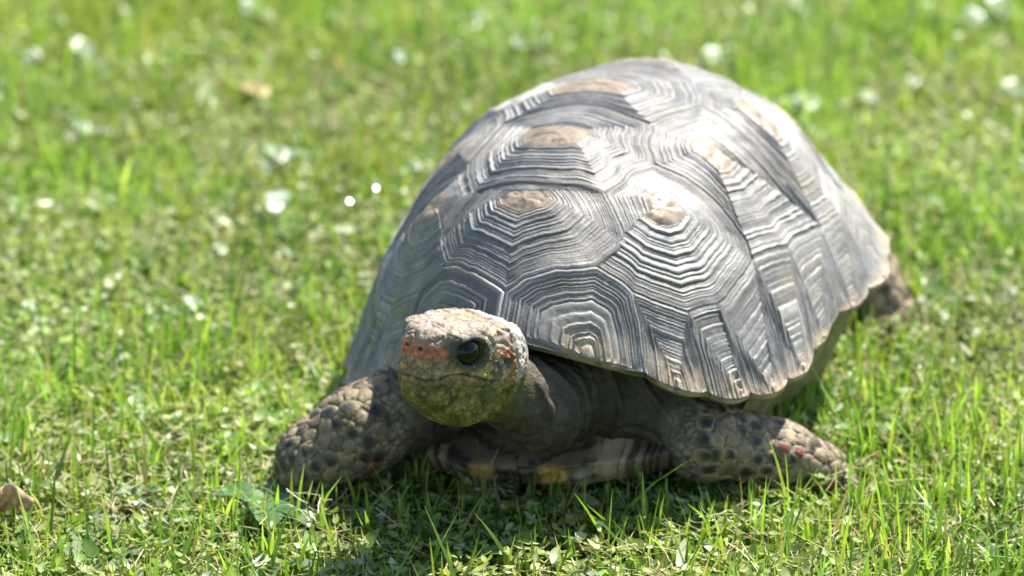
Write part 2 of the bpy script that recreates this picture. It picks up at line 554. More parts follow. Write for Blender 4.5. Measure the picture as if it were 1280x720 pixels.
# ------------------------------------------------------------------ tortoise: body (one continuous surface)
def ell(P, c, r, R=None):
    q = P - np.asarray(c)
    if R is not None: q = q @ R          # columns of R are the local axes
    r = np.asarray(r, float)
    k0 = np.linalg.norm(q / r, axis=-1); k1 = np.linalg.norm(q / (r * r), axis=-1)
    return k0 * (k0 - 1) / np.maximum(k1, 1e-6)
def sell(P, c, r, p):
    q = P - np.asarray(c); r = np.asarray(r, float)
    k0 = (np.abs(q / r) ** p).sum(-1) ** (1 / p); k1 = np.linalg.norm(q / (r * r), axis=-1)
    return k0 * (k0 - 1) / np.maximum(k1, 1e-6) * .9
def cone(P, a, b, ra, rb):
    a = np.asarray(a, float); ba = np.asarray(b, float) - a
    pa = P - a
    t = np.clip((pa @ ba) / (ba @ ba), 0, 1)
    return np.linalg.norm(pa - t[..., None] * ba, axis=-1) - (ra + (rb - ra) * t)
def smin(a, b, k):
    h = np.clip(.5 + .5 * (b - a) / k, 0, 1)
    return b + (a - b) * h - k * h * (1 - h)
def smax(a, b, k): return -smin(-a, -b, k)

# head frame: f forward, l the animal's left, u up
th, tp = math.radians(43), math.radians(12)
HF = np.array([-math.sin(th) * math.cos(tp), -math.cos(th) * math.cos(tp), math.sin(tp)])
HL = np.array([math.cos(th), -math.sin(th), 0.0])
HU = np.cross(HF, HL)
HR = np.stack([HF, HL, HU], 1)
EYE_L = np.array([.012, .0215, .006])
HEAD_O = np.array([-.0243, -.208, .1422]) - HR @ EYE_L
def to_head(P): return (P - HEAD_O) @ HR
def from_head(q): return np.asarray(q) @ HR.T + HEAD_O

SH_ROT = SH_M  # columns are the shell axes in world
def head_sdf(P):
    q = to_head(P)
    m = .001
    q = np.stack([q[..., 0], np.sqrt(q[..., 1] ** 2 + 1e-8), q[..., 2]], -1)
    d = sell(q, (-6 * m, 0, 2 * m), (34 * m, 26.5 * m, 23 * m), 2.7)                # cranium
    d = smin(d, sell(q, (19 * m, 0, 1 * m), (17.5 * m, 15 * m, 17 * m), 2.9), 7 * m)  # snout
    d = smin(d, sell(q, (4 * m, 0, -16 * m), (29 * m, 20.5 * m, 18 * m), 2.5), 7 * m)    # lower jaw
    d = smin(d, ell(q, (-22 * m, 15 * m, -5 * m), (19 * m, 14 * m, 20 * m)), 8 * m)   # jaw muscle
    d = smin(d, ell(q, (-8 * m, 0, -28 * m), (27 * m, 21 * m, 17 * m)), 10 * m)  # throat
    d = smin(d, ell(q, (12 * m, 16.3 * m, 15.0 * m), (14 * m, 6 * m, 4.8 * m)), 4 * m)  # brow
    d = smax(d, (q[..., 2] - (20.5 * m - .07 * np.abs(q[..., 0] + 5 * m))), 4 * m)          # flat top of the head
    return d
def body_sdf(P):
    ps = to_shell(P)
    d = ell(ps, (0, .055, .050), (.112, .150, .042))                        # trunk inside the shell
    nk = cone(P, from_head((-.024, 0, -.017)), (.018, -.142, .080), .0205, .0240)
    nk = smin(nk, cone(P, (.018, -.142, .080), (.035, -.075, .076), .0240, .042), .012)
    d = smin(d, nk, .020)
    d = smin(d, head_sdf(P), .006)
    # skin folds between neck and shoulders
    d = smin(d, cone(P, (.028, -.105, .082), (.082, -.088, .062), .026, .028), .010)
    d = smin(d, cone(P, (.020, -.105, .078), (-.040, -.075, .070), .024, .028), .012)
    # right of picture: the animal's left foreleg, stretched out sideways
    l1 = cone(P, (.078, -.082, .060), (.1155, -.105, .044), .030, .0245)
    l1 = smin(l1, cone(P, (.1155, -.105, .044), (.163, -.098, .030), .0240, .0190), .010)
    l1 = smin(l1, cone(P, (.163, -.098, .030), (.189, -.090, .017), .0190, .0150), .008)
    d = smin(d, l1, .012)
    # left of picture: the animal's right foreleg
    l2 = cone(P, (-.046, -.075, .062), (-.093, -.100, .046), .030, .0250)
    l2 = smin(l2, cone(P, (-.093, -.100, .046), (-.118, -.103, .028), .0250, .0240), .010)
    l2 = smin(l2, cone(P, (-.118, -.103, .028), (-.131, -.100, .006), .0240, .0170), .008)
    d = smin(d, l2, .012)
    # hind legs
    l3 = cone(P, (.190, .150, .062), (.232, .190, .034), .036, .0270)
    l3 = smin(l3, cone(P, (.232, .190, .034), (.253, .188, .004), .0270, .0230), .010)
    d = smin(d, l3, .014)
    l4 = cone(P, (.020, .210, .045), (.000, .245, .028), .034, .026)
    l4 = smin(l4, cone(P, (.000, .245, .028), (-.010, .245, .004), .026, .023), .010)
    d = smin(d, l4, .014)
    # tail
    d = smin(d, cone(P, to_world(np.array([0, .21, .03])), to_world(np.array([.02, .285, .0])), .020, .007), .010)
    # eye sockets, mouth and nostrils
    q = to_head(P); qa = np.stack([q[..., 0], np.abs(q[..., 1]), q[..., 2]], -1)
    d = smax(d, -(ell(qa, EYE_L + [0, .0045, -.0005], (.0105, .0070, .0080))), .0022)
    return d
def body_grad(P):
    e = 4e-4
    g_ = np.stack([body_sdf(P + np.eye(3)[k] * e) - body_sdf(P - np.eye(3)[k] * e) for k in range(3)], -1) / (2 * e)
    return g_
def project(P, it=3):
    for _ in range(it):
        d = body_sdf(P); g_ = body_grad(P)
        P = P - g_ * (d / np.maximum((g_ ** 2).sum(-1), .25))[..., None]
    return P

def surface_nets(sdf, lo, hi, step):
    lo = np.array(lo); n = np.ceil((np.array(hi) - lo) / step).astype(int) + 1
    coarse = 4
    X, Y, Z = [lo[k] + step * np.arange(n[k]) for k in range(3)]
    v = np.full(n, 1.0)
    # coarse pass, then only blocks near the surface
    bs = 12
    for i in range(0, n[0], bs):
        for j in range(0, n[1], bs):
            for k in range(0, n[2], bs):
                xs, ys, zs = X[i:i + bs], Y[j:j + bs], Z[k:k + bs]
                c = np.array([xs.mean(), ys.mean(), zs.mean()])
                dc = sdf(c[None])[0]
                if abs(dc) > step * bs * 1.05 + .006:
                    v[i:i + bs, j:j + bs, k:k + bs] = dc; continue
                Gp = np.stack(np.meshgrid(xs, ys, zs, indexing='ij'), -1)
                v[i:i + bs, j:j + bs, k:k + bs] = sdf(Gp)
    ins = v < 0
    cs = np.zeros(np.array(v.shape) - 1, int)
    for a in (0, 1):
        for b in (0, 1):
            for c in (0, 1):
                cs += ins[a:n[0] - 1 + a, b:n[1] - 1 + b, c:n[2] - 1 + c]
    act = (cs > 0) & (cs < 8)
    idx = np.full(act.shape, -1); idx[act] = np.arange(act.sum())
    ijk = np.argwhere(act)
    P = lo + (ijk + .5) * step
    F = []
    for ax in range(3):
        sl0 = [slice(1, -1)] * 3; sl1 = [slice(1, -1)] * 3
        sl0[ax] = slice(0, -1); sl1[ax] = slice(1, None)
        A, B = ins[tuple(sl0)], ins[tuple(sl1)]
        ch = np.argwhere(A != B)
        off = np.array([1, 1, 1]); off[ax] = 0
        e = ch + off
        u, w = (ax + 1) % 3, (ax + 2) % 3
        def at(du, dw):
            q = e.copy(); q[:, u] += du; q[:, w] += dw
            return idx[q[:, 0], q[:, 1], q[:, 2]]
        Q = np.stack([at(-1, -1), at(0, -1), at(0, 0), at(-1, 0)], 1)
        flip = ~A[tuple(ch.T)]
        Q[flip] = Q[flip][:, ::-1]
        F.append(Q)
    F = np.concatenate(F)
    return P, F[(F >= 0).all(1)]

def subdivide(V, F, sel):
    """quads with all corners selected split 1 to 4; others keep their edge midpoints as extra corners (ngons)"""
    E = np.concatenate([np.stack([F[:, k], F[:, (k + 1) % 4]], 1) for k in range(4)])
    Es = np.sort(E, 1)
    fs = np.tile(sel, 4)
    key = Es[:, 0].astype(np.int64) * (len(V) + 1) + Es[:, 1]
    su = np.unique(key[fs])
    a = su // (len(V) + 1); b = su % (len(V) + 1)
    mids = (V[a] + V[b]) / 2
    pos = np.searchsorted(su, key); pos[pos >= len(su)] = 0
    has = su[pos] == key
    mid_id = np.where(has, len(V) + pos, -1).reshape(4, -1).T
    cen = V[F[sel]].mean(1)
    cid = len(V) + len(mids) + np.arange(len(cen))
    V2 = np.concatenate([V, mids, cen])
    f = F[sel]; m = mid_id[sel]
    quads = np.concatenate([np.stack([f[:, k], m[:, k], cid, m[:, (k - 1) % 4]], 1) for k in range(4)])
    rest = []
    for fv, mv in zip(F[~sel], mid_id[~sel]):
        p = []
        for k in range(4):
            p.append(int(fv[k]))
            if mv[k] >= 0: p.append(int(mv[k]))
        rest.append(p)
    return V2, quads, rest

BV, BF = surface_nets(body_sdf, (-.18, -.275, -.02), (.30, .30, .19), .0024)
BV = project(BV, 4)
fc = BV[BF].mean(1)
sel_all = np.ones(len(BF), bool)
# finer where the photograph looks: everything in front of the shell
BV2, BF2, rest = subdivide(BV, BF, sel_all)
BV2 = project(BV2, 2)
fc = BV2[BF2].mean(1)
selh = (np.linalg.norm(fc - HEAD_O, axis=1) < .058)
BV3, BF3, rest3 = subdivide(BV2, BF2, selh)
nv0 = len(BV2)
BV3[nv0:] = project(BV3[nv0:], 2)
BN = unit(body_grad(BV3))

# ---- relief and pigment of the skin
P = BV3
mm = .001
q = to_head(P) / mm
qf, ql, qu = q[:, 0], np.abs(q[:, 1]), q[:, 2]
hd = head_sdf(P)
headw = sstep(.006, .0015, hd) * sstep(-34, -29, qf)
d1, d2, idv = voronoi(P, 1 / .0052, 3)
cell = np.clip((d2 - d1) * 2.2, 0, 1)
e1, e2, ide = voronoi(P, 1 / .0023, 8)
cell2 = np.clip((e2 - e1) * 2.2, 0, 1)
rel = np.zeros(len(P))
legw = np.clip(sstep(.085, .105, P[:, 0]) * sstep(.075, .06, P[:, 2]) + sstep(-.050, -.075, P[:, 0]) * sstep(.085, .07, P[:, 2]) + sstep(.12, .14, P[:, 1]), 0, 1) * (1 - headw)
rel += legw * (cell ** .6 - .6) * .0013
neckw = (1 - legw) * (1 - headw)
rel += neckw * ((cell2 ** .7 - .6) * .00035 + fbm(P, 60, 33) * .0012)
# long folds of loose skin on the neck, running round it
fold_ = np.abs(vnoise(np.stack([P[:, 0] * 30 + P[:, 2] * 40, P[:, 1] * 55, P[:, 2] * 45], -1), 1.0, 50))
nku = (P[:, 0] * .62 + P[:, 1] * .78)                      # along the neck
nf = np.sin(nku * 400 + 2.2 * vnoise(P, 32, 90) + 60 * P[:, 2])
rel += neckw * (1 - sstep(.02, .004, hd)) * (np.clip(nf, -.3, 1) ** 3 * .0024 + np.abs(vnoise(P, 140, 91)) * -.0011)
rel += neckw * sstep(.16, .0, fold_) * -.0010 * (1 - sstep(.02, .004, hd))
# head: plates on top, wrinkles at the cheek
h1, h2, hid = voronoi(P + .0010 * np.stack([vnoise(P, 220, 1), vnoise(P, 220, 2), vnoise(P, 220, 3)], -1), 1 / .0125, 21)
plate = np.clip((h2 - h1) * 4.5, 0, 1)
topw = headw * sstep(4, 12, qu)
rel += topw * ((plate ** .5 - .8) * .0014 + fbm(P, 170, 5) * .0009 + np.abs(vnoise(P, 300, 44)) * -.0007)
cheek = headw * sstep(4, -6, qf) * sstep(10, 4, qu) * sstep(-20, -12, qu)
c1, c2, cid_ = voronoi(P * np.array([1.0, 1.0, 1.0]), 1 / .0062, 25)
rel += cheek * ((np.clip((c2 - c1) * 3, 0, 1) ** .5 - .7) * .0013 + fbm(P, 300, 9) * .0008)
rel += headw * (fbm(P, 420, 60) * .0006)
# scaly, wrinkled sides of the face
g1, g2, gid = voronoi(P + .0008 * np.stack([vnoise(P, 260, 4), vnoise(P, 260, 5), vnoise(P, 260, 6)], -1), 1 / .0050, 61)
gsc = np.clip((g2 - g1) * 3, 0, 1)
rel += headw * (1 - topw) * ((gsc ** .6 - .7) * .0007 + fbm(P, 160, 62) * .0007)
# raised rim of the head cap at the back, then the hood of neck skin
capf = -20.5 + .10 * (qu - 5)
rimd = (qf - capf + 1.2 * vnoise(P, 90, 12))
rel += sstep(.004, .001, hd) * np.exp(-((rimd - 1.5) / 1.6) ** 2) * .0011 - sstep(.004, .001, hd) * np.exp(-((rimd + 1.2) / .9) ** 2) * .0016
# mouth: a groove curving up at the middle and down at the corner, beak above
mu = -9.2 + 2.6 * np.exp(-((qf - 17) / 8) ** 2) - 2.8 * sstep(8, -8, qf) - 3.0 * sstep(24, 34, qf)
md = qu - mu + .5 * vnoise(P, 300, 70)
mw = headw * sstep(-12, -7, qf)
rel += mw * (np.exp(-(md / .85) ** 2) * -.0019 + np.exp(-((md - 2.4) / 1.6) ** 2) * .0009 + np.exp(-((md + 2.6) / 1.8) ** 2) * .0005)
# nostrils
nd = np.sqrt((qf - 35) ** 2 * .15 + (ql - 5.0) ** 2 + ((qu - 5.5) * 1.5) ** 2)
nostril = headw * (qf > 22) * np.exp(-(nd / 1.25) ** 2)
rel -= nostril * .0022
rel += headw * (qf > 22) * np.exp(-((nd - 2.6) / 1.2) ** 2) * .0004
# eyelids
ed = np.sqrt(((qf - EYE_L[0] / mm) / 10.3) ** 2 + ((qu - EYE_L[2] / mm) / 7.9) ** 2 + ((ql - EYE_L[1] / mm - 2) / 16) ** 2)
lid = headw * np.exp(-((ed - 1.12) / .16) ** 2)
rel += lid * .0014 - headw * np.exp(-((ed - 1.55) / .14) ** 2) * .0008
# forehead lump and snout scales
rel += headw * np.exp(-((qf - 20) ** 2 + ql ** 2) / 90) * sstep(6, 12, qu) * .0012
BVd = P + BN * rel[:, None]

def lerp(c, col, w):
    return c * (1 - w[:, None]) + np.asarray(col)[None, :] * w[:, None]
bc = np.tile(np.array([.058, .046, .034]), (len(P), 1))                # neck and loose skin
bc *= (1 + .45 * fbm(P, 45, 101) - .35 * sstep(.2, .0, np.abs(vnoise(P, 140, 91))))[:, None]
legc = np.array([.235, .190, .125]) * (.55 + .55 * cell ** .5)[:, None] * (1 + .35 * fbm(P, 60, 111))[:, None]
bc = bc * (1 - legw[:, None]) + legc * legw[:, None]
bc = lerp(bc, (.055, .045, .035), legw * sstep(.35, .0, cell) * .8)
# head
hc = np.tile(np.array([.255, .205, .145]), (len(P), 1)) * (1 + .22 * fbm(P, 110, 121))[:, None]
hc = lerp(hc, (.22, .22, .24), sstep(.10, .45, fbm(P, 85, 131)) * sstep(6, 12, qu) * .75)
hc = lerp(hc, (.36, .31, .26), sstep(.15, .5, fbm(P, 140, 137)) * sstep(8, 13, qu) * .8)
hc = lerp(hc, (.13, .09, .06), topw * sstep(.22, .0, plate) * .75)
hc = lerp(hc, (.13, .125, .075), topw * sstep(.05, .45, fbm(P, 95, 205, 3)) * .7)
hc = lerp(hc, (.33, .20, .11), topw * sstep(.10, .45, fbm(P, 120, 206, 3)) * .6)
sidew = sstep(8, 3, qu)
mott = fbm(P, 130, 201, 3); mot2 = fbm(P, 75, 202, 3)
hc = lerp(hc, (.36, .235, .10), sidew * .8)                               # ochre flanks
hc = lerp(hc, (.34, .17, .075), cheek * sstep(0, .4, fbm(P, 150, 140)) * .9)
hc = lerp(hc, (.55, .50, .44), cheek * sstep(.12, .45, fbm(P * [1, 1, .6], 260, 141)) * .8)
yw = headw * np.exp(-((qu - mu - 3.2) / 3.2) ** 2) * sstep(-14, 2, qf)
hc = lerp(hc, (.30, .25, .055), yw * .85)
hc = lerp(hc, (.16, .22, .14), headw * np.exp(-((qf - 10) / 8) ** 2 - ((qu + 3.5) / 2.8) ** 2) * .8)
hc = lerp(hc, (.21, .17, .13), sstep(22, 29, qf) * sstep(1, -3, qu) * (.45 + .45 * sstep(-.3, .3, fbm(P, 150, 173))))          # grey beak
hc = lerp(hc, (.45, .24, .09), headw * sstep(.05, .4, mott) * sstep(10, 4, qu) * .7)
hc = lerp(hc, (.12, .11, .05), headw * sstep(.05, .45, -mott) * sstep(10, 4, qu) * .7)
nose = sstep(22, 29, qf + 3 * vnoise(P, 160, 8)) * np.exp(-(np.maximum(0, np.abs(qu - 4.5) - 2.2) / 2.0) ** 2) * sstep(17, 24, qf + 2.5 * vnoise(P, 160, 7))
hc = lerp(hc, (.50, .155, .075), nose * (.72 + .28 * sstep(-.3, .2, fbm(P, 180, 171))))
hc = lerp(hc, (.34, .22, .10), nose * sstep(.18, .45, fbm(P, 150, 172)) * .7)
band_ = np.exp(-((qu - 6 - .10 * (qf - 20)) / 2.4) ** 2) * sstep(14, 20, qf) * sstep(30, 24, qf)
hc = lerp(hc, (.40, .15, .065), band_ * .65)
jaw = sstep(1, -6, qu - mu + 5 * mot2 + 1.6 * vnoise(P, 130, 150)) 
hc = lerp(hc, (.165, .145, .042), jaw * .95)
hc = lerp(hc, (.062, .068, .016), jaw * sstep(-.1, .35, fbm(P, 120, 155)) * .85)
hc = lerp(hc, (.21, .17, .09), jaw * sstep(.1, .4, fbm(P, 210, 156)) * .6)
hc = lerp(hc, (.34, .15, .06), headw * np.exp(-((qf - 14) / 8) ** 2 - ((md + 2.5) / 1.6) ** 2) * .75)
hc *= (.60 + .48 * gsc * (1 - topw) + .48 * topw)[:, None]
hc = lerp(hc, (.02, .016, .012), mw * np.exp(-(md / .55) ** 2) * .7)
hc = lerp(hc, (.03, .035, .035), headw * sstep(1.75, 1.0, ed) * .96)
hc = lerp(hc, (.20, .17, .06), headw * np.exp(-((ed - 1.02) / .07) ** 2) * sstep(2, -6, qf - 12) * .7)
hc = lerp(hc, (.012, .008, .006), np.clip(nostril * 1.5, 0, 1))
ear = headw * np.exp(-((qf + 14) / 4.0) ** 2 - ((qu - .5) / 3.2) ** 2) * (ql > 10)
hc = lerp(hc, (.045, .055, .03), np.clip(ear * 1.3, 0, .95))
hc = lerp(hc, (.40, .10, .05), headw * np.exp(-((qf + 13.5) / 4.0) ** 2 - ((qu - 5.2) / 2.0) ** 2) * (ql > 10) * .9)
hc = lerp(hc, (.40, .38, .35), sstep(.2, -1.5, rimd) * sstep(-16, -8, qu) * .85)
hc = lerp(hc, (.20, .06, .04), np.exp(-((rimd + .2) / .75) ** 2) * sstep(-14, -6, qu) * .85)
bc = bc * (1 - headw[:, None]) + hc * headw[:, None]
hood = sstep(.010, .002, hd) * sstep(0, -2, rimd) * sstep(-44, -36, qf) 
bc = lerp(bc, (.33, .31, .28), hood * sstep(-14, -6, qu) * (1 - headw) * .9)
jn = sstep(.012, .002, hd) * sstep(-8, -14, qu) * (1 - headw)
bc = lerp(bc, (.10, .10, .035), jn * .7)
# red spot low on the animal's right forearm
rs = np.exp(-(np.linalg.norm(P - np.array([-.083, -.125, .0315]), axis=1) / .006) ** 2)
bc = lerp(bc, (.5, .08, .03), np.clip(rs * 1.6, 0, .95))
bc = np.clip(bc, .006, .7)

faces = BF3.tolist() + rest3
body = mesh_obj('body', BVd, faces, M_skin, tort, ORG, bc)

# ---- eyes
def sphere(c, R, nu=28, nv=18, axis=None):
    u = np.linspace(0, 2 * np.pi, nu, endpoint=False); v = np.linspace(.02, np.pi - .02, nv)
    A = unit(np.asarray(axis)); T = unit(np.cross(A, [0, 0, 1.0])); B_ = np.cross(A, T)
    Pn = np.stack([np.cos(v)[:, None] * np.ones(nu), np.sin(v)[:, None] * np.cos(u), np.sin(v)[:, None] * np.sin(u)], -1)
    Pw = Pn[..., :1] * A + Pn[..., 1:2] * T + Pn[..., 2:] * B_
    V_ = np.asarray(c) + Pw * R
    F_ = [(k * nu + i, k * nu + (i + 1) % nu, (k + 1) * nu + (i + 1) % nu, (k + 1) * nu + i) for k in range(nv - 1) for i in range(nu)]
    F_ += [tuple(range(nu))[::-1], tuple(range((nv - 1) * nu, nv * nu))]
    return V_.reshape(-1, 3), F_, np.repeat(v, nu)
for sgn in (1, -1):
    ec = from_head(np.array([EYE_L[0], sgn * (EYE_L[1] - .0042), EYE_L[2]]))
    ax = HR @ np.array([.35, sgn * .93, .05])
    V_, F_, ang = sphere(ec, .0092, axis=ax)
    cc = np.tile(np.array([.010, .007, .005]), (len(V_), 1))
    cc[ang < .42] = (.002, .002, .002)
    mesh_obj('eye', V_, F_, M_eye, body, ORG, cc)

# ---- large scales of the legs, each its own piece
def make_scale(seed_p, n, nb, mean_sp, fdir, colset):
    T = unit(fdir - n * (fdir @ n)); B_ = np.cross(n, T)
    loc = np.stack([(nb - seed_p) @ T, (nb - seed_p) @ B_], -1)
    w = mean_sp * .80
    poly = [np.array([w * math.cos(a), w * math.sin(a)]) for a in np.linspace(0, 2 * np.pi, 12, endpoint=False)]
    for v in loc:
        L = np.linalg.norm(v)
        if L < 1e-6: continue
        dvec = v / L; out = []
        for a, b in zip(poly, poly[1:] + poly[:1]):
            sa, sb = a @ dvec - L / 2, b @ dvec - L / 2
            if sa <= 0: out.append(a)
            if sa * sb < 0: out.append(a + (b - a) * sa / (sa - sb))
        poly = out
        if len(poly) < 3: return None
    # resample the outline to 14 points for a softened edge
    poly = np.array(poly)
    pr = resample(poly, 14)
    pr = .5 * pr + .25 * np.roll(pr, 1, 0) + .25 * np.roll(pr, -1, 0)
    k = len(pr); R = np.linalg.norm(pr, axis=1).mean()
    tip = np.array([R * rs.uniform(.15, .45), R * rs.uniform(-.2, .2)])
    rings_ = []; hs = [(-.0012, 1.0, 0), (-.0001, .99, 0), (.00028, .91, .1), (.00052, .58, .5), (.00070, .28, .9)]
    for hgt, s_, tp_ in hs:
        r2 = pr * s_ + tip * tp_
        w3 = seed_p + r2[:, :1] * T + r2[:, 1:] * B_
        w3 = project(w3, 2)
        hgt = hgt + (0 if hgt < -.001 else .00035 * vnoise(w3, 420, 8)[:, None])
        nn = unit(body_grad(w3))
        rings_.append(w3 + nn * hgt * (R / .0045))
    cen = project((seed_p + tip[0] * T)[None], 2); cen = cen + unit(body_grad(cen)) * .00075 * (R / .0045)
    V_ = np.concatenate(rings_ + [cen]); F_ = []
    for a in range(len(rings_) - 1):
        for i in range(k):
            F_.append((a * k + i, a * k + (i + 1) % k, (a + 1) * k + (i + 1) % k, (a + 1) * k + i))
    for i in range(k): F_.append(((len(rings_) - 1) * k + i, (len(rings_) - 1) * k + (i + 1) % k, len(rings_) * k))
    c0, c1_, c2_ = colset
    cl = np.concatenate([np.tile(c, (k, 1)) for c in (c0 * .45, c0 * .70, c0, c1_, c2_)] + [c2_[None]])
    cl = cl * (1 + .55 * fbm(V_, 220, 71))[:, None]
    return V_, F_, cl

def poisson(cand, spacing, rs):
    """seeds with uneven spacing: large and small scales side by side"""
    order = rs.permutation(len(cand)); keep = []; rad = []
    for i in order:
        p_ = cand[i]; r_ = spacing * (.72 + .55 * (.5 + .5 * vnoise(p_[None], 95, 17)[0]))
        if all((p_ - k_) @ (p_ - k_) > (.5 * (r_ + q_)) ** 2 for k_, q_ in zip(keep, rad)): keep.append(p_); rad.append(r_)
    return np.array(keep)

def to_seg(P, a, b):
    a = np.asarray(a); ba = np.asarray(b) - a
    t = np.clip((P - a) @ ba / (ba @ ba), 0, 1)
    return np.linalg.norm(P - a - t[:, None] * ba, axis=1), t

rs = np.random.default_rng(5)
RED = [(-0.0804, -0.118, 0.0324), (0.1595, -0.118, 0.045), (0.1751, -0.112, 0.0371)]
def scaled_leg(region, spacing, fdir, density_dark, red, tone_=(.26, .195, .120)):
    cand = BV[region]
    seeds = poisson(cand, spacing, rs)
    for _ in range(1):
        own = np.argmin(((cand[:, None, :] - seeds[None]) ** 2).sum(-1), 1)
        for i in range(len(seeds)):
            if (own == i).any(): seeds[i] = cand[own == i].mean(0)
    seeds = project(seeds, 3)
    nrm = unit(body_grad(seeds))
    for i, p_ in enumerate(seeds):
        dd = np.linalg.norm(seeds - p_, axis=1)
        nb = seeds[(dd > 1e-6) & (dd < spacing * 2.6)]
        base = np.array(tone_) * rs.uniform(.65, 1.3) * np.array([1, rs.uniform(.94, 1.05), rs.uniform(.85, 1.1)])
        u = rs.uniform()
        isred = any(i == np.argmin(((seeds - np.array(t_)) ** 2).sum(1)) for t_ in RED if np.linalg.norm(p_ - np.array(t_)) < .009)
        if isred: c1_, c2_ = base * .6, np.array([.36, .06, .03])
        elif u < density_dark: c1_, c2_ = base * .42, np.array([.020, .020, .022])
        else: c1_, c2_ = base * .95, base * rs.uniform(.7, 1.15)
        r_ = make_scale(p_, nrm[i], nb, spacing * 1.25, np.asarray(fdir, float), (base, c1_, c2_))
        if r_ is None: continue
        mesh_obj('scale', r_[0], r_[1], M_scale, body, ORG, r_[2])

gB = unit(body_grad(BV))
front = (gB @ unit(CAMP - np.array([0, 0, .03]))) > -.35
dA, tA = to_seg(BV, (.112, -.105, .046), (.194, -.090, .016))
regA = (dA < .031) & (BV[:, 0] > .113) & front
scaled_leg(regA & (BV[:, 0] < .163), .0080, (1, 0, -.3), .62, .04)
scaled_leg(regA & (BV[:, 0] >= .165), .0066, (1, 0, -.3), .36, .05)
dB, tB = to_seg(BV, (-.085, -.095, .049), (-.131, -.100, .006))
regB = (dB < .040) & (BV[:, 0] < -.078) & front & (BV[:, 2] > -.002)
scaled_leg(regB, .0080, (-.6, 0, -.7), .50, .02, (.21, .155, .085))
dC, tC = to_seg(BV, (.225, .185, .038), (.253, .188, .004))
regC = (dC < .032) & (BV[:, 0] > .22) & front & (BV[:, 2] > 0)
scaled_leg(regC, .0105, (.5, 0, -.8), .3, 0)

# ---- claws
def claw(base, d, L=.011, R=.0038):
    d = unit(np.asarray(d, float)); T = unit(np.cross(d, [0, 0, 1.0])); B_ = np.cross(T, d)
    V_, F_ = [], []
    k = 10
    for a in range(7):
        t = a / 6
        c = np.asarray(base) + d * L * t + np.array([0, 0, -.004]) * t * t
        rr_ = R * (1 - t) ** .75 + .0002
        for i in range(k):
            an = 2 * np.pi * i / k
            V_.append(c + rr_ * (math.cos(an) * T + .75 * math.sin(an) * B_))
    for a in range(6):
        for i in range(k): F_.append((a * k + i, a * k + (i + 1) % k, (a + 1) * k + (i + 1) % k, (a + 1) * k + i))
    F_.append(tuple(range(60, 70)))
    t_ = np.repeat(np.arange(7) / 6, k)[:, None]
    return np.array(V_), F_, np.array([.13, .105, .075]) * (1 - t_) + np.array([.22, .19, .14]) * t_
for base, dirs in (((.198, -.090, .012), [(1, -.7, -.1), (1, -.3, -.1), (1, .1, -.1), (1, .5, -.1)]),
                   ((-.136, -.108, .006), [(-1, -.2, -.2), (-.8, -.7, -.2), (-.4, -1, -.2), (.1, -1, -.2)]),
                   ((.258, .178, .006), [(1, -.4, -.2), (.7, -.8, -.2), (.2, -1, -.2)])):
    for d_ in dirs:
        d_ = np.array(d_, float); dh = unit(d_)
        b_ = np.asarray(base) + dh * np.array([.006, .012, 0])
        V_, F_, c_ = claw(b_, d_)
        mesh_obj('claw', V_, F_, M_scale, body, ORG, c_)

# ------------------------------------------------------------------ plastron (lower shell): floor plate with gular scutes in front
def plate_mesh(name, outline, z_top, z_bot, mat, parent, col=None):
    k = len(outline); o_ = np.array(outline)
    V_ = []
    c_ = o_.mean(0)
    for s_, z in ((.90, z_top), (.985, z_top - .002), (1.0, (z_top + z_bot) / 2), (.985, z_bot + .002), (.90, z_bot)):
        V_ += [(*(c_ + (p_ - c_) * s_), z) for p_ in o_]
    F_ = [(a * k + i, a * k + (i + 1) % k, (a + 1) * k + (i + 1) % k, (a + 1) * k + i) for a in range(4) for i in range(k)]
    F_ += [tuple(range(k))[::-1], tuple(range(4 * k, 5 * k))]
    return mesh_obj(name, to_world(np.array(V_)), F_, mat, parent, ORG)
out = []
for a in np.linspace(0, 2 * np.pi, 64, endpoint=False):
    x, y = math.cos(a), math.sin(a)
    out.append((.088 * np.sign(x) * abs(x) ** .75, .055 + .150 * np.sign(y) * abs(y) ** .8))
plas = plate_mesh('plastron', out, .022, -.010, M_under, tort)

